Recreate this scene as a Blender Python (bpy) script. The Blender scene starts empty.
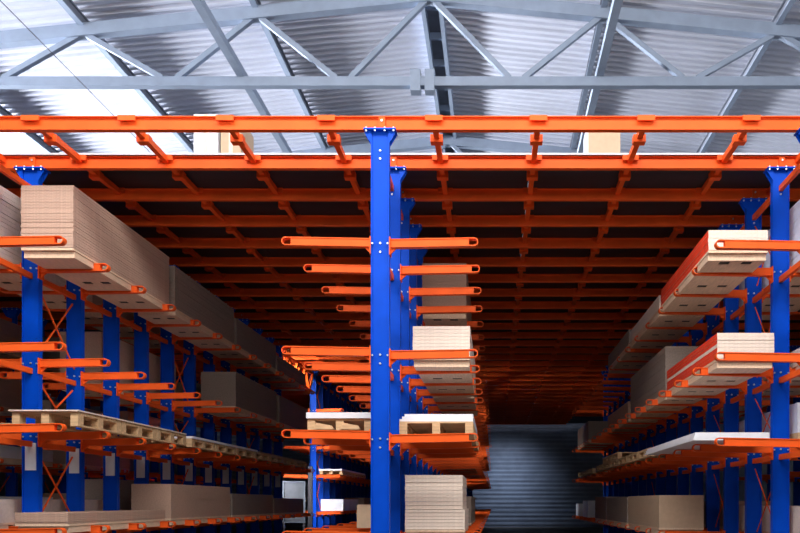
import bpy, math, random
from mathutils import Vector
random.seed(7)
C = bpy.context.scene.collection
E = 1.6            # eye height; rack levels below are measured from it
F = 800.0
S = 1.15           # spacing of uprights
Y0 = 10.0

# ------------------------------------------------------------------ materials
def mat(name, col, rough=.5, metal=0.0, var=.0, scale=8, bump=0.0, stretch=(1,1,1), spec=.5, col2=None):
    m = bpy.data.materials.new(name); m.use_nodes = True
    nt = m.node_tree; b = nt.nodes['Principled BSDF']
    b.inputs['Roughness'].default_value = rough; b.inputs['Metallic'].default_value = metal
    b.inputs['Specular IOR Level'].default_value = spec
    tc = nt.nodes.new('ShaderNodeTexCoord'); mp = nt.nodes.new('ShaderNodeMapping')
    mp.inputs['Scale'].default_value = stretch
    nt.links.new(tc.outputs['Object'], mp.inputs['Vector'])
    n = nt.nodes.new('ShaderNodeTexNoise'); n.inputs['Scale'].default_value = scale; n.inputs['Detail'].default_value = 5
    nt.links.new(mp.outputs[0], n.inputs['Vector'])
    r = nt.nodes.new('ShaderNodeValToRGB'); nt.links.new(n.outputs['Fac'], r.inputs['Fac'])
    c2 = col2 or tuple(max(0, c*(1-var)) for c in col)
    r.color_ramp.elements[0].position = .35; r.color_ramp.elements[1].position = .65
    r.color_ramp.elements[0].color = (*c2, 1); r.color_ramp.elements[1].color = (*col, 1)
    nt.links.new(r.outputs[0], b.inputs['Base Color'])
    if bump:
        bp = nt.nodes.new('ShaderNodeBump'); bp.inputs['Strength'].default_value = bump; bp.inputs['Distance'].default_value = .01
        nt.links.new(n.outputs['Fac'], bp.inputs['Height']); nt.links.new(bp.outputs[0], b.inputs['Normal'])
    return m
M = dict(
 orange = mat('orange_paint', (.93,.125,.018), .5, spec=.15, var=.12, scale=3),
 blue = mat('blue_paint', (.0,.070,.60), .45, spec=.12, var=.15, scale=3),
 bolt = mat('zinc_bolt', (.75,.77,.8), .3, .6, var=.1, scale=30),
 truss = mat('grey_truss_paint', (.27,.33,.43), .5, var=.12, scale=4),
 purlin = mat('dark_purlin', (.20,.22,.27), .5, var=.2, scale=4),
 roof = mat('roof_sheet', (.66,.69,.79), .4, .1, var=.14, scale=1.3, stretch=(.5,3,1)),
 wallm = mat('wall_sheet', (.26,.31,.42), .5, .1, var=.2, scale=1.5),
 concrete = mat('concrete', (.17,.15,.13), .7, var=.3, scale=2, bump=.2),
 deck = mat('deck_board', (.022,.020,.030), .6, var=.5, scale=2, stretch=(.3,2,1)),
 deckedge = mat('deck_edge', (.72,.74,.80), .5, var=.1, scale=9),
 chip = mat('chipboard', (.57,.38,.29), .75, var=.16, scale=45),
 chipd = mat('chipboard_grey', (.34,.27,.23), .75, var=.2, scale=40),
 ply = mat('pale_plywood', (.86,.62,.44), .7, var=.16, scale=6, stretch=(8,1,8)),
 cream = mat('cream_board', (.84,.71,.61), .7, var=.1, scale=30),
 white = mat('white_board', (.82,.84,.90), .45, var=.06, scale=5),
 red = mat('red_edge', (.92,.065,.022), .5, var=.12, scale=6),
 wood = mat('pallet_wood', (.74,.49,.27), .75, var=.3, scale=5, stretch=(1,6,6), bump=.2),
 slot = mat('slot_dark', (.03,.022,.02), .9, var=.3),
 carton = mat('carton', (.62,.45,.31), .8, var=.08, scale=12),
 film = mat('white_film', (.78,.82,.92), .3, var=.15, scale=4, bump=.6),
 cable = mat('cable_grey', (.16,.16,.2), .5),
)
def emis(name, col, s):
    m = bpy.data.materials.new(name); m.use_nodes = True; nt = m.node_tree
    nt.nodes.clear(); o = nt.nodes.new('ShaderNodeOutputMaterial'); e = nt.nodes.new('ShaderNodeEmission')
    e.inputs[0].default_value = (*col,1); e.inputs[1].default_value = s
    nt.links.new(e.outputs[0], o.inputs[0]); return m
M['daylight'] = emis('daylight_pane', (.88,.92,1.0), .7)

# ------------------------------------------------------------------ mesh helper
class MB:
    def __init__(s): s.v=[]; s.f=[]; s.mi=[]; s.mats=[]
    def m(s, name):
        if name not in s.mats: s.mats.append(name)
        return s.mats.index(name)
    def poly(s, pts, faces, mt):
        n=len(s.v); i=s.m(mt); s.v += [tuple(p) for p in pts]
        for f in faces: s.f.append([n+a for a in f]); s.mi.append(i)
        return s
    def box(s, x0,x1,y0,y1,z0,z1, mt, side=None, bv=0):
        p=[(x0,y0,z0),(x1,y0,z0),(x1,y1,z0),(x0,y1,z0),(x0,y0,z1),(x1,y0,z1),(x1,y1,z1),(x0,y1,z1)]
        fs=[(0,3,2,1),(4,5,6,7),(0,1,5,4),(1,2,6,5),(2,3,7,6),(3,0,4,7)]
        s.poly(p,fs,mt)
        if side: s.mi[-1]=s.m(side)          # the -X face
        return s
    def bar(s, a, b, w, h, mt):               # rectangular bar between two points
        a=Vector(a); b=Vector(b); d=(b-a).normalized()
        up=Vector((0,0,1)) if abs(d.z)<.95 else Vector((1,0,0))
        r=d.cross(up).normalized(); u=r.cross(d).normalized()
        p=[]
        for q in (a,b):
            for sx,su in ((-1,-1),(1,-1),(1,1),(-1,1)): p.append(q+r*sx*w/2+u*su*h/2)
        return s.poly(p,[(0,1,2,3),(7,6,5,4),(0,4,5,1),(1,5,6,2),(2,6,7,3),(3,7,4,0)],mt)
    def rod(s, a, b, r, mt, n=6):
        a=Vector(a); b=Vector(b); d=(b-a).normalized()
        up=Vector((0,0,1)) if abs(d.z)<.95 else Vector((1,0,0))
        q=d.cross(up).normalized(); u=q.cross(d).normalized()
        p=[c+(q*math.cos(t)+u*math.sin(t))*r for c in (a,b) for t in [2*math.pi*k/n for k in range(n)]]
        return s.poly(p,[[k,(k+1)%n,n+(k+1)%n,n+k] for k in range(n)]+[list(range(n))[::-1],list(range(n,2*n))],mt)
    def prism(s, pts, y0, y1, mt):            # outline in XZ pushed along Y
        n=len(pts); p=[(x,y0,z) for x,z in pts]+[(x,y1,z) for x,z in pts]
        return s.poly(p,[list(range(n)),list(range(n,2*n))[::-1]]+[[(k+1)%n,k,n+k,n+(k+1)%n] for k in range(n)],mt)
    def data(s, name):
        me=bpy.data.meshes.new(name); me.from_pydata(s.v,[],s.f)
        for k in s.mats: me.materials.append(M[k])
        me.polygons.foreach_set('material_index', s.mi); me.validate(); me.update(); return me
    def build(s, name, parent=None, loc=(0,0,0)):
        return link(s.data(name), name, parent, loc)
def link(me, name, parent=None, loc=(0,0,0)):
    o=bpy.data.objects.new(name, me); C.objects.link(o); o.location=loc
    if parent: o.parent=parent
    return o
def tag(o, label=None, cat=None, group=None, kind=None):
    if label: o['label']=label
    if cat: o['category']=cat
    if group: o['group']=group
    if kind: o['kind']=kind
    return o
def empty(name, loc, label, cat, group=None):
    o=bpy.data.objects.new(name,None); C.objects.link(o); o.location=loc; o.empty_display_size=.2
    return tag(o,label,cat,group)
ORD=['first','second','third','fourth','fifth','sixth','seventh','eighth','ninth','tenth','eleventh','twelfth']

# ------------------------------------------------------------------ the setting
def struct(mb, name): return tag(mb.build(name), kind='structure')
struct(MB().box(-24,16,-6,56,-.2,0,'concrete'),'floor')
XR=-1.22; ZR=9.75+E; SL=.10
def zroof(x): return ZR-SL*abs(x-XR)
def roof_side(xa,xb):                          # trapezoid-profile sheet, ribs running down the slope
    p=[];y=1.0; prof=[(0,0),(.07,0),(.10,.045),(.17,.045),(.20,0)]
    ys=[]
    while y<55:
        for dy,dz in prof[:-1]: ys.append((y+dy,dz))
        y+=.20
    pts=[]; fs=[]
    for yy,dz in ys: pts += [(xa,yy,zroof(xa)+dz),(xb,yy,zroof(xb)+dz)]
    for yy,dz in ys: pts += [(xa,yy,zroof(xa)+dz+.05),(xb,yy,zroof(xb)+dz+.05)]
    n=len(ys)
    for k in range(n-1): fs.append((2*k,2*k+1,2*k+3,2*k+2)); fs.append((2*n+2*k+2,2*n+2*k+3,2*n+2*k+1,2*n+2*k))
    return pts,fs
mb=MB()
for a,b in ((-24,XR-.16),(XR+.16,16)): mb.poly(*roof_side(a,b),'roof')
mb.box(XR-.3,XR+.3,1,55,ZR+.10,ZR+.16,'purlin')
struct(mb,'ceiling')
def corr_wall(name, x0,x1,y, z0,z1, holes=None):
    mb=MB(); pts=[];fs=[];z=z0
    zs=[]
    while z<z1:
        for dz,dy in ((0,0),(.10,0),(.14,-.05),(.24,-.05)): zs.append((z+dz,dy))
        z+=.28
    for zz,dy in zs: pts+=[(x0,y+dy,zz),(x1,y+dy,zz)]
    for k in range(len(zs)-1): fs.append((2*k,2*k+1,2*k+3,2*k+2))
    mb.poly(pts,fs,'wallm'); mb.box(x0,x1,y+.02,y+.2,z0,z1,'wallm')
    return struct(mb,name)
corr_wall('wall_back',-24,16,51,0,11.6)
# side walls, each with a window band
def side_wall(name,x,z0,z1,t):
    mb=MB(); mb.box(x,x+t,2,51,0,z0,'wallm').box(x,x+t,2,51,z1,zroof(x)+.1,'wallm')
    for y in range(2,51,6): mb.box(x,x+t,y,y+.35,z0,z1,'wallm')
    struct(mb,name)
side_wall('wall_left',-20,7.0,9.2,.2)
side_wall('wall_right',14,7.0,9.2,.2)
def window(n,x,z0,z1,inx):
    mb=MB(); fr=MB()
    o=MB().box(x+.08,x+.10,2.35,50,z0,z1,'daylight'); ob=struct(o,'window_%d'%n)
    y=3.85
    while y<50:
        fr.box(x+.02*inx,x+.1+.06*inx,y-.03,y+.03,z0,z1,'truss'); y+=1.5
    fr.build('window_frame',ob)
window(1,-20,7.0,9.2,1); window(2,14,7.0,9.2,-1)

# ------------------------------------------------------------------ roof trusses and purlins
NODES=[XR+3.25*k for k in range(-5,6)]
def truss_meshes():
    zc=7.86+E
    d={}
    d['bottom_chord']=MB().box(-19.9,13.9,-.07,.07,zc-.085,zc+.085,'truss').box(XR-.36,XR-.17,-.10,.10,zc-.19,zc+.21,'truss').box(XR-.09,XR+.09,-.10,.10,zc-.19,zc+.21,'truss').box(XR-.17,XR-.09,-.05,.05,zc-.05,zc+.05,'bolt')
    def top(x): return 9.47+E-SL*abs(x-XR)
    t=MB()
    for a,b in ((-19.9,XR),(XR,13.9)):
        t.prism([(a,top(a)-.115),(b,top(b)-.115),(b,top(b)+.115),(a,top(a)+.115)],-.09,.09,'truss')
    d['top_chord']=t
    dg=[]
    for x in NODES:
        for s in (-1,1):
            xb=x+s*3.25*.46
            if -19.5<x<13.5 and -19.8<xb<13.8: dg.append(MB().bar((x+s*.08,0,top(x)-.08),(xb,0,zc+.08),.095,.095,'truss'))
    return d,dg
td,tdg=truss_meshes(); td={k:v.data(k) for k,v in td.items()}; tdg=[v.data('diagonal') for v in tdg]
TL=['grey steel roof truss crossing the top of the photo above the rack deck','grey roof truss behind the big one, its top chord just above the deck edge']
for k,y in enumerate((15,21,27,33,39,45)):
    r=empty('roof_truss',(0,y,0),TL[k] if k<2 else 'grey steel roof truss further back above the deck, hidden by the orange beams','roof truss','steel roof trusses')
    for n,me in td.items(): link(me,n,r)
    for me in tdg: link(me,'diagonal',r)
PL={-2:'dark roof purlin running back under the bright sheets at far left',-1:'dark roof purlin between the left one and the ridge',1:'dark roof purlin just right of the ridge',2:'dark roof purlin at the far right of the ceiling'}
for k in range(-5,5):
    x=XR+3.25*k
    if k==0: continue
    mb=MB(); z=zroof(x)
    mb.box(x-.05,x+.05,2,50,z-.03,z-.005,'purlin').box(x-.012,x+.012,2,50,z-.19,z-.03,'purlin').box(x-.055,x+.055,2,50,z-.21,z-.185,'truss')
    tag(mb.build('roof_purlin'),PL.get(k,'outer dark roof purlin beyond the racks'),'purlin','roof purlins')
rp=empty('ridge_beam',(0,0,0),'dark double beam with cross plates running back along the roof ridge','ridge beam')
for s in (-1,1):
    MB().box(XR+s*.17-.04,XR+s*.17+.04,2,50,ZR-.26,ZR-.02,'truss').build('side_beam',rp)
mb=MB(); y=2.5
while y<50: mb.box(XR-.13,XR+.13,y,y+.06,ZR-.2,ZR-.06,'truss'); y+=1.0
mb.build('cross_plates',rp)
for x,l in ((-4.75,'long light grey brace resting on the truss chord, left of the ridge'),(1.96,'long grey brace resting on the truss chord, right of the ridge')):
    zz=7.945+E
    tag(MB().box(x-.07,x+.07,9,50,zz+.005,zz+.14,'truss').build('roof_brace'),l,'brace')
tag(MB().rod((-7.4,7,7.5+E),(-7.4,50,7.5+E),.008,'cable').build('overhead_cable'),'thin dark cable hanging under the bright roof at upper left','cable')

# ------------------------------------------------------------------ cantilever racks
COLW=.115
def arm_mesh(L, sgn):                         # root at origin, pointing along sgn*X, slightly rising
    mb=MB(); h=.052; zt=-h; tilt=.018
    out=[(0,-h),(L-h,-h)]
    for a in range(-75,90,15): out.append((L-h+h*math.cos(math.radians(a)), h*math.sin(math.radians(a))))
    out += [(L-h,h),(0,h)]
    inn=[(0,-h+.012),(L-h,-h+.012)]
    q=h-.012
    for a in range(-75,90,15): inn.append((L-h+q*math.cos(math.radians(a)), q*math.sin(math.radians(a))))
    inn += [(L-h,q),(0,q)]
    def T(p,y): x,z=p; return (sgn*x, y, z+zt+x*tilt-.0)
    n=len(out); y0,y1=-.045,.045
    pts=[T(p,y0) for p in out]+[T(p,y1) for p in out]+[T(p,y0) for p in inn]+[T(p,y1) for p in inn]
    fs=[]
    for k in range(n-1):
        fs+= [(k,k+1,n+k+1,n+k),(2*n+k+1,2*n+k,3*n+k,3*n+k+1),(k+1,k,2*n+k,2*n+k+1),(n+k,n+k+1,3*n+k+1,3*n+k)]
    mb.poly(pts,fs,'orange')
    w=[(0,-q),(L-.115,-q),(L-.115,q),(0,q)]
    pts=[T(p,-.036) for p in w]+[T(p,.036) for p in w]
    mb.poly(pts,[(0,1,2,3),(7,6,5,4),(1,5,6,2)],'orange')
    # root plate and lower hook
    a,b=sorted((sgn*.0,sgn*.014)); mb.box(a,b,-.07,.07,-.20,.02,'orange')
    g=[(0,-.104),(.09,-.104+.0016),(0,-.19)]
    mb.prism([(sgn*x,z) for x,z in (g if sgn<0 else g[::-1])],-.012,.012,'orange')
    return mb.data('arm')
CH=4.635
def column_mesh(bolts):
    mb=MB(); z1=CH+E-.02
    for s in (-1,1):
        a,b=sorted((s*COLW, s*(COLW-.014))); mb.box(a,b,-.05,.05,.03,z1,'blue')
    mb.box(-COLW+.014,COLW-.014,-.030,-.012,.03,z1,'blue')
    return mb.data('column')
def cap_mesh():
    mb=MB(); z=CH+E
    mb.box(-.20,.20,-.10,.10,z-.02,z,'blue')
    for s in (-1,1):
        g=[(s*COLW,z-.02),(s*.19,z-.02),(s*.19,z-.05),(s*COLW,z-.17)]
        mb.prism(g if s<0 else g[::-1],-.055,-.042,'blue'); mb.prism(g if s<0 else g[::-1],.042,.055,'blue')
    for x in (-.17,-.06,.06,.17): mb.rod((x,-.085,z-.04),(x,-.085,z+.012),.013,'bolt')
    return mb.data('cap_plate')
def base_mesh():
    mb=MB(); mb.box(-.45,.45,-.12,.12,.0,.03,'blue')
    for s in (-1,1): mb.prism([(s*COLW,.03),(s*.42,.03),(s*COLW,.32)] if s<0 else [(s*COLW,.32),(s*.42,.03),(s*COLW,.03)],-.01,.01,'blue')
    return mb.data('base_plate')
def bolts_mesh(levels):
    mb=MB()
    for z in levels:
        for dz in (-.05,-.16): mb.rod((0,-.045,z+dz+E),(0,-.028,z+dz+E),.014,'bolt')
        for s in (-1,1): mb.rod((s*(COLW-.02),-.068,z-.06+E),(s*(COLW-.02),-.05,z-.06+E),.012,'bolt')
    mb.rod((0,-.045,CH-.36+E),(0,-.028,CH-.36+E),.014,'bolt').rod((0,-.045,CH-.26+E),(0,-.028,CH-.26+E),.014,'bolt')
    return mb.data('bolts')
colM=column_mesh(1); capM=cap_mesh(); baseM=base_mesh()
armR={}; 
def arm(L,s):
    k=(round(L,3),s)
    if k not in armR: armR[k]=arm_mesh(L,s)
    return armR[k]
glareM=MB().box(-.075,.075,-.045,-.031,.44+E,.82+E,'white').data('glare_patch')  # white slab painted in for the glare on the column web
def tie_mesh(): return MB().bar((0,.0,0),(0,S,0),.05,.075,'orange').data('tie_bar')
tieM=tie_mesh()
def xb(z0,z1,r,mt='orange'):
    return MB().rod((0,.09,z0),(0,S-.09,z1),r,mt).rod((.03,.09,z1),(.03,S-.09,z0),r,mt).data('cross_brace')
def rack(X, ks, lv_l, lv_r, Ll, Lr, who, group, place, top=CH, plates=False, xbays=(1,), ties=(-.2,), xr=.014):  # plates: adds the painted glare patches to the columns
    bm=bolts_mesh(lv_r)
    lv=sorted(lv_r)+[CH-.15]
    xm=[xb(lv[i]+E+.05,lv[i+1]+E-.28,xr) for i in range(len(lv)-1)]
    for n,k in enumerate(ks):
        y=Y0+S*k
        if n<12: lab='blue upright of the %s, %s from the front'%(who,ORD[n])
        else: lab='blue upright far back in the %s, beyond the twelfth'%who
        r=empty('rack_upright',(X,y,0),lab,'rack upright',group)
        cl_=link(colM,'column',r); link(capM,'cap_plate',r); link(baseM,'base_plate',r); link(bm,'bolts',cl_)
        for z in lv_l: link(arm(Ll,-1),'arm',r,(-COLW,0,z+E))
        for z in lv_r: link(arm(Lr,1),'arm',r,(COLW,0,z+E))
        if plates: tag(link(glareM,'glare_patch',cl_),'painted white glare patch on the blue column')
        if k+1 in ks:
            for z in list(lv_r)+[CH-.12]: link(tieM,'tie_bar',r,(.0,0,z-.16+E))
            if k in xbays:
                for me in xm: link(me,'cross_brace',r)
LVL=(3.30,1.98,.965,-.34); LVC_l=(3.285,1.925,.885,-.38); LVC_r=(3.275,1.885,.84,-.42); LVR=(3.25,1.85,.785,-.50)
KL1=range(0,13); KL2=range(16,33)
rack(-6.45,KL1,LVL,LVL,1.15-COLW,1.075-COLW,'left rack','uprights of the left rack','',plates=True,xbays=(1,5,9))  # plates=True: painted glare patches on the column webs, no real plates
rack(-6.45,KL2,LVL,LVL,1.15-COLW,1.075-COLW,'left rack beyond the cross aisle','uprights of the left rack past the cross aisle','',xbays=(16,))
rack(-1.43,range(0,33),LVC_l,LVC_r,1.23-COLW,1.22-COLW,'centre rack','uprights of the centre rack','',xbays=())
rack(3.97,range(0,17),LVR,LVR,1.22-COLW,1.22-COLW,'right rack','uprights of the right rack','',xbays=(1,3,8),xr=.009)
rack(-11.6,range(1,22),(3.3,2.0,.9,-.4),(3.3,2.0,.9,-.4),1.2-COLW,1.2-COLW,'outer rack seen through the left rack','uprights of the outer left rack','',xbays=(1,3,5,7,9))
rack(9.0,range(2,15),(3.3,1.9,.8,-.4),(3.3,1.9,.8,-.4),1.2-COLW,1.2-COLW,'outer rack seen through the right rack','uprights of the outer right rack','',xbays=(3,))

# zigzag truss bridging the cross aisle in the left rack
for nm,X in (('left',-6.45),):
    ya=Y0+S*12+.1; yb=Y0+S*16-.1; z1=CH-.1+E; z0=CH-.75+E
    r=empty('bridging_truss',(X,ya,z0),'sunlit orange zigzag truss bridging the cross aisle in the left rack','truss')
    MB().bar((0,0,0),(0,yb-ya,0),.07,.08,'orange').build('lower_chord',r)
    MB().bar((0,0,z1-z0),(0,yb-ya,z1-z0),.07,.08,'orange').build('upper_chord',r)
    n=8
    for i in range(n):
        a=(yb-ya)*i/n; b=(yb-ya)*(i+1)/n
        MB().bar((0,a,0 if i%2 else z1-z0),(0,b,z1-z0 if i%2 else 0),.08,.10,'orange').build('diagonal',r)

# ------------------------------------------------------------------ deck: cross beams, joists, boards
BX0,BX1=-6.9,4.28; BZ0=CH+.002+E; BZ1=BZ0+.17
JX=[-6.85,-5.78,-4.58,-3.36,-2.1,-.76,.54,1.88,3.19,4.22]
def beam_mesh():
    mb=MB(); w=.042
    mb.box(BX0,BX1,-w,w,0,.012,'orange').box(BX0,BX1,-w,w,.158,.17,'orange').box(BX0,BX1,-.005,.005,.012,.158,'orange')
    return mb.data('beam')
bmesh_=beam_mesh(); 
tabM=MB().box(-.11,.11,-.066,-.043,.105,.1695,'orange').data('joist_clip')
stM=MB().box(-.04,.04,-.038,-.006,.012,.158,'orange').rod((0,-.052,.11),(0,-.038,.11),.014,'bolt').data('stiffener')
for k in range(0,34):
    if k<12: lab='orange cross beam under the deck edge, %s from the front'%ORD[k]
    else: lab='orange cross beam deep in the shade under the deck, beyond the twelfth'
    if k==0: lab='front orange cross beam, clear of the deck, nearest the camera'
    r=empty('cross_beam',(0,Y0+S*k,BZ0),lab,'beam','orange cross beams under the deck')
    bo=link(bmesh_,'beam',r)
    if k<14:
        for x in JX[1:-1]: link(tabM,'joist_clip',bo,(x,0,0))
        for x in (-6.45,-1.43,3.97): link(stM,'stiffener',bo,(x+.02,0,0))
JL=['outermost left orange joist along the deck edge','orange joist at far left under the deck','second orange joist from the left edge','third orange joist, left of the tall box','orange joist next left of the centre rack','orange joist next right of the centre rack','orange joist near the middle of the right-hand deck','orange joist beside the tan box on the deck','orange joist left of the right rack','outermost right orange joist over the right rack']
for x,l in zip(JX,JL):
    r=empty('deck_joist',(x,Y0,BZ1),l,'joist','orange joists running back under the deck')
    for k in range(0,33):
        y=S*k
        mb=None
    jo=link(MB().box(-.035,.035,.03,S*33-.03,-.085,-.004,'orange').data('joist'),'joist',r)
    for k in range(0,16):
        link(bpy.data.meshes.get('splice_plate') or MB().box(-.08,.08,-.06,.06,-.125,-.086,'orange').box(-.08,-.036,-.06,.06,-.085,-.03,'orange').box(.036,.08,-.06,.06,-.085,-.03,'orange').data('splice_plate'),'splice_plate',jo,(0,S*k+.45,0))
mb=MB()
DY0=Y0+S-.05; n=0
y=DY0
while y<Y0+S*33:
    y2=min(y+S,Y0+S*33+.1)
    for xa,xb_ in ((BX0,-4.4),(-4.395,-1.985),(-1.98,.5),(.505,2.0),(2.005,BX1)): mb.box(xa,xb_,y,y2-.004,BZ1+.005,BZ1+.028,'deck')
    y=y2
mb.box(BX0,BX1,DY0-.02,DY0-.002,BZ1+.004,BZ1+.029,'deckedge')
tag(mb.build('rack_deck'),'dark board deck lying on the orange beams over the racks, white front edge','deck')
DZ=BZ1+.0305
for xa,xb_,l in ((-19.6,-6.95,'dark board deck over the outer rack, at the far left edge'),(4.33,13.9,'dark board deck over the outer rack, at the far right edge')):
    r=empty('outer_deck',((xa+xb_)/2,DY0,BZ0),l,'deck'); w=(xb_-xa)/2
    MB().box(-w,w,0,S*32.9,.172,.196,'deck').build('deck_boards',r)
    me=MB().box(-w,w,-.042,.042,0,.012,'orange').box(-w,w,-.042,.042,.158,.17,'orange').box(-w,w,-.005,.005,.012,.158,'orange').data('support_beam')
    for k in range(1,30): link(me,'support_beam',r,(0,Y0+S*k-DY0,0))
def carton(x0,x1,y0,y1,h,mt,label):
    r=empty('carton',((x0+x1)/2,y0,DZ),label,'box')
    w=(x1-x0)/2
    MB().box(-w,w,0,y1-y0,0,h,mt).build('box_body',r)
    MB().box(-.03,.03,-.003,-.0005,h*.1,h*.999,'cream').build('tape',r)
carton(-4.52,-4.16,12.0,12.7,.98,'film','white wrapped box standing on the deck edge at upper left')
carton(-4.13,-3.83,12.05,12.7,.95,'carton','pale tan box beside the white wrapped box on the deck')
r=empty('carton',(1.64,12,DZ),'tan box with white left edge on the deck, right of centre','box')
MB().box(-.24,.24,0,.6,0,.85,'carton').build('box_body',r)
MB().box(-.252,-.2405,-.004,.55,0.001,.85,'white').build('white_strip',r)
# edge cloths of light

# ------------------------------------------------------------------ stock
def sheets(name, x0,x1,y0,y1,z,h,n,mt,label,cat,group,side=None,base=True,stripe=None,jit=.003):
    w=x1-x0; L=y1-y0; z+=E
    if base:
        slotted(x0,x1,y0,y1,z,label,'ply',group); z+=.034; h-=.034
    t=h/n; me=MB().box(-w/2,w/2,0,L,.0006,t-.0022,mt,side=side).data(name)
    me2=MB().box(-w/2,w/2,0,L,.0006,t-.0022,mt,side=stripe).data(name) if stripe else me
    for k in range(n):
        o=link(me2 if (stripe and k==n//2) else me,name,None,((x0+x1)/2+random.uniform(-jit,jit),y0+random.uniform(-jit,jit)*2,z+k*t))
        tag(o,label,cat,group)
    return z+h
def dunnage(x0,x1,y0,y1,z,yoff,mt):
    """flat packing board over the arms with slotted box skids filling the bays between them"""
    mb=MB(); t=.03; w=x1-x0; mb.box(x0,x1,y0-yoff,y1-yoff,z,z+t,mt)
    sx=[x0+w*.24,x0+w*.24+.14,x0+w*.62,x0+w*.62+.14]
    k=-1
    while Y0+S*k<y1:
        a=max(y0+.05,Y0+S*k+.052); b=min(y1,Y0+S*(k+1)-.052); k+=1
        if b-a<.12: continue
        A,B=a-yoff,b-yoff; zb=z-.088
        c=Y0+S*(k-1+.58)-yoff
        xi0,xi1=x0+.01,x1-.01
        if c-.07>A and c+.07<B:
            mb.box(xi0,xi1,A,c-.06,zb,z-.001,mt); mb.box(xi0,xi1,c+.06,B,zb,z-.001,mt)
            for p,q in ((xi0,sx[0]),(sx[1],sx[2]),(sx[3],xi1)): mb.box(p,q,c-.06,c+.06,zb,z-.001,mt)
            for p,q in ((sx[0],sx[1]),(sx[2],sx[3])): mb.box(p,q,c-.06,c+.06,z-.080,z-.001,'slot')
        else: mb.box(xi0,xi1,A,B,zb,z-.001,mt)
    return mb
def slotted(x0,x1,y0,y1,z,label,mt,group):
    o=dunnage(x0,x1,y0,y1,z,0,mt).build('packing_board')
    tag(o,'slotted pale packing board beneath the stack: '+label.split(' in the ')[-1] if ' in the ' in label else 'slotted pale packing board under '+label,'packing board',None)
def bundle(x0,x1,y0,y1,z,h,mt,label,n=8,base=True,name='board_stack',cat='board stack',group=None,side=None):
    z+=E
    r=empty(name,((x0+x1)/2,y0,z),label,cat,group); w=(x1-x0)/2; L=y1-y0; z0=0
    if base:
        t=.03; mb=dunnage((x0-x1)/2,(x1-x0)/2,y0,y1,0,y0,'ply'); mb.build('packing_board',r); z0=t+.001
    mb=MB(); t=(h-z0)/n
    for k in range(n):
        j=random.uniform(-.004,.004)
        mb.box(-w+j,w+j,0,L,z0+k*t,z0+(k+1)*t-.004,mt,side=side)
        if k<n-1: mb.box(-w+.01,w-.01,.01,L-.01,z0+(k+1)*t-.004,z0+(k+1)*t,mt)
    mb.build('boards',r)
    return r
palM={}
def pallet_parts(w,L,h):
    key=(round(w,2),round(L,2),round(h,2))
    if key in palM: return palM[key]
    t=.022; mb=MB(); n=8; g=.02; bw=(L-(n-1)*g)/n
    for k in range(n): mb.box(-w/2,w/2,k*(bw+g),k*(bw+g)+bw,h-t,h,'wood')
    for x in (-w/2+.05,0,w/2-.05): mb.box(x-.05,x+.05,0,L,h-2*t,h-t,'wood')
    d=mb.data('deck_boards')
    b=MB().box(-.05,.05,0,L,0,t,'wood').data('bottom_board')
    bl=MB().box(-.05,.05,0,.14,t,h-2*t,'wood').data('block')
    palM[key]=(d,b,bl); return palM[key]
def pallet(x0,x1,y0,L,z,h,label,group,name='pallet'):
    w=x1-x0; d,b,bl=pallet_parts(w,L,h)
    r=empty(name,((x0+x1)/2,y0,z+E),label,'pallet',group)
    link(d,'deck_boards',r)
    for x in (-w/2+.05,0,w/2-.05):
        link(b,'bottom_board',r,(x,0,0))
        for yy in (0,L/2-.07,L-.14): link(bl,'block',r,(x,yy,0))
def one(x0,x1,y0,y1,z,h,mt,name,label,cat,group=None):
    o=MB().box(-(x1-x0)/2,(x1-x0)/2,0,y1-y0,0,h,mt).build(name,None,((x0+x1)/2,y0,z+E+.001)); return tag(o,label,cat,group)
G=.022   # arms rise a little towards the tip
# --- left rack, aisle side
sheets('chipboard_sheet',-6.25,-5.56,10.55,13.65,LVL[0]+G,.857,22,'chip','thin chipboard sheet in the tall stack at upper left','sheet','sheets of the upper left stack')
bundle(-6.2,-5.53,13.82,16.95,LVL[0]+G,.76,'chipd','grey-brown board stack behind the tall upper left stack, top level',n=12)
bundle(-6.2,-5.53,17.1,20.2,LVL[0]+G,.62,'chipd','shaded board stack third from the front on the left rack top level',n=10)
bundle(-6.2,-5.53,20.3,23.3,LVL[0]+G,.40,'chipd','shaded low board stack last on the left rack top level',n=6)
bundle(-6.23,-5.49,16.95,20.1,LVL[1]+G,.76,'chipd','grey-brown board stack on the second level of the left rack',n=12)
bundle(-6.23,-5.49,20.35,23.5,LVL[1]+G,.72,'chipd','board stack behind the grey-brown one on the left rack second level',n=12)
PG='pallets on the left rack third level'
for k in range(3): pallet(-6.28,-5.42,10.4+1.22*k,1.2,LVL[2]+G,.19,['wooden pallet at the front of the left rack third level','wooden pallet second from the front on the left rack third level','wooden pallet third from the front on the left rack third level'][k],PG)
one(-6.3,-5.4,10.36,14.0,LVL[2]+G+.19,.018,'cream','plywood_sheet','thin pale sheet lying on the front left pallets','sheet')
for k in range(7): pallet(-6.22,-5.42,14.3+1.25*k,1.2,LVL[2]+G,.15,'shaded wooden pallet further back on the left rack third level',PG)
one(-6.24,-5.4,14.3,18.2,LVL[2]+G+.15,.04,'white','white_sheet','white sheet on shaded pallets midway along the left rack','sheet')
one(-6.24,-5.44,18.4,22.9,LVL[2]+G+.15,.03,'chipd','board_sheet','grey board on shaded pallets toward the back of the left rack','sheet')
sheets('grey_sheet',-6.3,-5.6,10.5,13.6,LVL[3]+G,.18,6,'chip','thin brown sheet in the low stack at bottom left','sheet','sheets of the bottom left stack')
bundle(-6.32,-5.63,13.9,17.0,LVL[3]+G,.635,'chip','brown layered board stack at bottom left behind the low stack',n=14)
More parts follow.
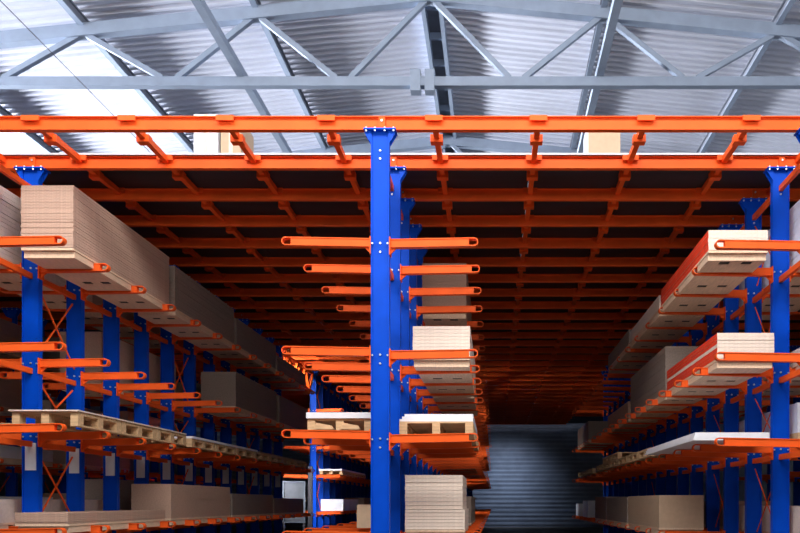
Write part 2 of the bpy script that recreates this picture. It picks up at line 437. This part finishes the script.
bundle(-6.32,-5.63,17.15,20.3,LVL[3]+G,.50,'chipd','shaded board stack behind the layered one on the bottom left level',n=10)
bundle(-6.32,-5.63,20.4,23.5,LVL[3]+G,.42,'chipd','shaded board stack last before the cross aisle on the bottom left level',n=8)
# --- left rack, outer side
bundle(-7.45,-6.74,9.7,13.4,LVL[0]+G,1.0,'cream','pale stack at the far left edge, behind the tall upper left stack',n=16)
bundle(-7.45,-6.74,13.9,17,LVL[0]+G,.7,'chip','stack on the outer side of the left rack top level',n=10)
bundle(-7.45,-6.74,13.7,16.9,LVL[1]+G,.92,'chip','brown stack seen between the left rack uprights on the second level',n=14)
bundle(-7.45,-6.74,18,21,LVL[1]+G,.7,'chipd','shaded stack on the outer side of the left rack second level',n=10)
for k in range(6): pallet(-7.45,-6.74,11.4+2.0*k,1.2,LVL[2]+G,.14,'wooden pallet on the outer side of the left rack',"outer pallets of the left rack")
bundle(-7.45,-6.74,10.6,13.9,LVL[3]+G,.36,'cream','pale low stack at the bottom left edge on the outer side',n=6)
bundle(-7.45,-6.74,14.0,17.2,LVL[3]+G,.72,'chipd','grey stack on the outer side behind the bottom left cross brace',n=12)
bundle(-7.45,-6.74,18,22.2,LVL[3]+G,.5,'chipd','grey stack on the outer side of the bottom left level, far back',n=8)
# --- left rack beyond cross aisle
one(-6.2,-5.4,28.45,31.6,LVL[3]+G,.42,'film','white_carton','bright white box beyond the cross aisle on the bottom level','box')
for k in range(4): pallet(-6.2,-5.4,28.3+1.3*k,1.2,LVL[2]+G,.12,'pallet on the left rack beyond the cross aisle','pallets past the cross aisle')
one(-6.22,-5.4,28.25,33.3,LVL[2]+G+.12,.06,'white','white_sheet','white sheet on pallets beyond the cross aisle','sheet')
bundle(-6.2,-5.4,33.0,36.5,LVL[3]+G,.5,'chipd','grey stack far beyond the cross aisle, bottom left level',n=6)
bundle(-6.2,-5.4,34.2,38,LVL[1]+G,.6,'chipd','grey stack far beyond the cross aisle, second level',n=6)
# --- outer left rack stock
for i,(yy,lv,hh,mt) in enumerate([(12,3.3,.8,'cream'),(15.5,3.3,.6,'chip'),(19.5,3.3,.7,'chipd'),(11.6,2.0,.5,'white'),(15,2.0,.7,'chip'),(19,2.0,.4,'cream'),(23,2.0,.6,'chip'),(12,.9,.5,'chip'),(16,.9,.3,'white'),(20,.9,.5,'chip'),(12,-.4,.6,'chipd'),(16,-.4,.5,'white'),(20,-.4,.6,'chip'),(24,-.4,.4,'white')]):
    bundle(-11.3,-10.55,yy,yy+3.1,lv+G,hh,mt,'board stack on the outer rack seen through the left rack',n=8,group='stacks on the outer left rack')
# --- centre rack, right side
bundle(-1.27,-.50,13.95,17.0,LVC_r[0]+G,.87,'chip','brown stack on the top level of the centre rack, behind the arms',n=18)
sheets('cream_sheet',-1.10,-.335,10.72,13.8,LVC_r[1]+G,.45,9,'cream','cream sheet in the bright stack on the centre rack second level','sheet','sheets of the bright centre stack')
bundle(-1.10,-.36,14.0,17.1,LVC_r[1]+G,.26,'chipd','low shaded stack behind the bright centre stack',n=5)
for k in range(3): pallet(-1.22,-.28,10.2+1.22*k,1.2,LVC_r[2]+G,.165,['wooden pallet at the front of the centre rack third level, right side','second wooden pallet on the centre rack third level, right side','third wooden pallet on the centre rack third level, right side'][k],'pallets on the centre rack right side')
for k in range(3): one(-1.22+.03*k,-.28,10.22+.02*k,12.6,LVC_r[2]+G+.166+.034*k,.031,'white','white_sheet','white sheet on the right-hand pallets of the centre rack','sheet','white sheets on the centre pallets')
sheets('carton_board',-1.19,-.40,10.58,12.1,LVC_r[3]+G,.30,6,'cream','pale sheet in the lower bundle at bottom centre','sheet','lower bundle at bottom centre',base=True)
sheets('carton_board',-1.19,-.43,10.60,12.1,LVC_r[3]+G+.302,.455,9,'cream','pale sheet in the upper bundle at bottom centre','sheet','upper bundle at bottom centre',base=False)
bundle(-1.2,-.42,14,17,LVC_r[3]+G,.5,'chipd','shaded stack behind the bottom centre bundles',n=9)
for i in range(4):
    bundle(-1.2,-.45,18.5+5*i,21.6+5*i,LVC_r[2]+G,.3,'chipd','shaded low stack deep in the centre rack, right side',n=5,group='deep centre stacks')
# --- centre rack, left side
pallet(-2.41,-1.58,10.28,1.2,LVC_l[2]+G,.165,'wooden pallet on the left side of the centre rack','pallets on the centre rack left side')
pallet(-2.41,-1.58,11.5,1.2,LVC_l[2]+G,.165,'second wooden pallet on the left side of the centre rack','pallets on the centre rack left side')
one(-2.42,-1.58,10.25,12.7,LVC_l[2]+G+.166,.075,'white','white_sheet','white board on the left-hand pallet of the centre rack','sheet')
for i,x in enumerate((-2.2,-1.86)):
    tag(MB().prism([(-.13,0),(.13,0),(.10,.05),(-.09,.085)],-.04,.04,'wood').build('wooden_wedge',None,(x,10.29,LVC_l[2]+G+.024+E)),'wooden wedge in the %s pocket of the left-hand centre pallet'%('left','right')[i],'wedge')
one(-1.9,-1.57,11.0,12.0,LVC_l[3]+G,.32,'carton','carton','tan carton left of the front centre upright at the bottom','box')
bundle(-2.4,-1.6,14,17,LVC_l[3]+G,.2,'chipd','low shaded stack on the left side of the centre rack, bottom level',n=4)
# --- right rack, aisle side
sheets('red_edged_sheet',2.80,3.58,10.5,13.5,LVR[0]+G,.30,5,'cream','red-edged sheet in the stack on the right rack top level','sheet','red-edged sheets, right top level',side='red')
sheets('red_edged_sheet',2.945,3.70,10.6,13.7,LVR[1]+G,.37,7,'cream','red-edged sheet in the stack on the right rack second level','sheet','red-edged sheets, right second level',side='red',stripe='cream')
bundle(2.80,3.6,13.65,16.6,LVR[0]+G,.26,'cream','pale-bottomed grey stack behind the red-edged sheets, right top level',n=5)
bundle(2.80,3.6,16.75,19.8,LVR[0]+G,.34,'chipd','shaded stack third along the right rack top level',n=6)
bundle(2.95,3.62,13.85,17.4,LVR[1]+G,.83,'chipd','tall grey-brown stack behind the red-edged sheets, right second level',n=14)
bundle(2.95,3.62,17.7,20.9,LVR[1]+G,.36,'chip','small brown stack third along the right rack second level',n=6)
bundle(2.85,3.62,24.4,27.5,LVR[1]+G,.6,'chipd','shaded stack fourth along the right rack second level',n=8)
for k in range(3): one(2.60+.015*k,3.6,10.48+.01*k,13.85,LVR[2]+G+.001+.036*k,.033,'white','white_sheet','wide white sheet on the right rack third level','sheet','white sheets on the right rack')
for k in range(6): pallet(2.72,3.6,14.0+1.25*k,1.2,LVR[2]+G,.15,'wooden pallet behind the white sheets on the right rack','pallets on the right rack third level')
for k in range(2): pallet(2.72,3.6,17.75+1.25*k,1.2,LVR[2]+G+.152,.15,'upper wooden pallet stacked on others, far right rack third level','upper pallets on the right rack')
for k in range(3): pallet(2.72,3.6,22.4+1.25*k,1.2,LVR[2]+G,.14,'distant wooden pallet on the right rack third level','distant right pallets')
bundle(2.83,3.6,13.8,17.0,LVR[3]+G,.60,'carton','tan-fronted stack on the bottom right level',n=10)
bundle(2.83,3.6,17.15,20.3,LVR[3]+G,.58,'chipd','grey stack behind the tan-fronted one, bottom right level',n=10)
bundle(2.83,3.6,20.4,22.6,LVR[3]+G,.62,'chipd','grey stack third along the bottom right level',n=10)
one(2.86,3.5,24.6,26.0,LVR[3]+G,.52,'film','white_carton','white box at the far end of the right rack bottom level','box')
one(2.86,3.4,27.0,28.2,LVR[3]+G,.42,'film','white_carton','smaller white box behind the other at the right rack far end','box')
# --- right rack, outer side
bundle(4.16,5.05,10.9,14.0,LVR[0]+G,.86,'white','pale stack on the outer side of the right rack top level',n=10)
bundle(4.16,5.05,10.9,14.0,LVR[1]+G,.24,'cream','low pale stack on the outer side of the right rack second level',n=4)
r=empty('wrapped_stack',(4.6,11.0,LVR[2]+G+E),'white film-wrapped stack at the right edge, third level','wrapped stack')
MB().box(-.44,.44,0,3,.15,.56,'film').build('wrapped_load',r); MB().box(-.44,.44,0,3,0,.149,'wood').build('skid',r)
bundle(4.16,5.05,10.9,14.0,LVR[3]+G,.42,'cream','beige stack at the bottom right edge, outer side',n=7)
bundle(4.16,5.05,14.4,17.5,LVR[3]+G,.5,'chip','brown stack on the outer side behind the beige one, bottom right',n=7)
bundle(4.16,5.05,14.6,17.8,LVR[2]+G,.35,'white','white stack on the outer side behind the wrapped one',n=5)
bundle(4.16,5.05,14.6,17.8,LVR[1]+G,.5,'chipd','grey stack on the outer side of the right rack second level',n=7)

gate=empty('framed_panel',(-6.78,27,E-.7),'dark panel with a thin pale frame beside a dark post in the cross aisle','panel')
MB().box(-.36,.36,-.01,.01,.03,1.36,'purlin').build('panel_sheet',gate)
mb=MB()
for a,b,c,d in ((-.38,-.34,0,1.4),(.34,.38,0,1.4),(-.34,.34,0,.03),(-.34,.34,1.36,1.4)): mb.box(a,b,-.03,.03,c,d,'truss')
mb.build('frame',gate)
MB().box(.48,.62,-.07,.07,.7-E,1.9,'cable').build('post',gate)
for x in (-.33,.33): MB().box(x-.03,x+.03,-.03,.03,.7-E,-.001,'cable').build('leg',gate)
# ------------------------------------------------------------------ light
def area(name,loc,rot,sx,sy,e,col,spread=180):
    l=bpy.data.lights.new(name,'AREA'); l.spread=math.radians(spread); l.shape='RECTANGLE'; l.size=sx; l.size_y=sy; l.energy=e; l.color=col
    o=bpy.data.objects.new(name,l); C.objects.link(o); o.location=loc; o.rotation_euler=[math.radians(a) for a in rot]; return o
def aim(o,t): o.rotation_euler=(Vector(t)-o.location).to_track_quat('-Z','Y').to_euler()
aim(area('front_daylight',(-1,-1,6.8),(0,0,0),13,4,120,(1,.95,.90)),(-1,12,5.5))
aim(area('front_low_daylight',(-1,-2,2.2),(0,0,0),12,2,16,(1,.95,.90)),(-1,12,3.5))
aim(area('front_beam_fill',(-1,5.4,6.05),(0,0,0),12,.7,190,(1,.95,.90)),(-1,12,5.5))  # added fill without fixtures, hung in mid-air to brighten the deck beams
aim(area('front_skylight',(-1,4.6,10.3),(0,0,0),15,2.4,1650,(1,.96,.92)),(-1,10.5,3.6))
aim(area('cross_aisle_daylight',(-8.6,24.6,6.2),(0,0,0),1.2,1.2,260,(1,.97,.92),60),(-6.3,26.2,5.4))
aim(area('left_clerestory',(-18.5,20,7.6),(0,0,0),20,1.6,6000,(.92,.94,1),74),(-7,19,12.0))
aim(area('right_clerestory',(12.5,18,7.6),(0,0,0),20,1.6,160,(.86,.90,1),74),(2,19,12.0))
aim(area('cross_aisle_low_fill',(-9.4,25.6,3.6),(0,0,0),1.2,1.2,50,(1,.98,.96),50),(-5.8,28.6,1.5))  # added fill, no source there; brightens the white box beyond the aisle
area('end_aisle_lamp',(.6,47,5.6),(50,0,0),3,1.5,40,(.75,.85,1),80)
w=bpy.data.worlds.new('World'); bpy.context.scene.world=w; w.use_nodes=True
bg=w.node_tree.nodes['Background']; bg.inputs[0].default_value=(.80,.86,1,1); bg.inputs[1].default_value=.05

# ------------------------------------------------------------------ camera
cam=bpy.data.cameras.new('camera'); co=bpy.data.objects.new('camera',cam); C.objects.link(co)
co.location=(0,0,E); co.rotation_euler=(math.pi/2,0,0)
cam.sensor_width=36; cam.lens=36*F/800
cam.shift_x=(400-495)/800; cam.shift_y=(502-266.5)/800
cam.clip_end=200
sc=bpy.context.scene; sc.camera=co
sc.view_settings.view_transform='Standard'; sc.view_settings.look='None'; sc.view_settings.gamma=1; sc.view_settings.exposure=0
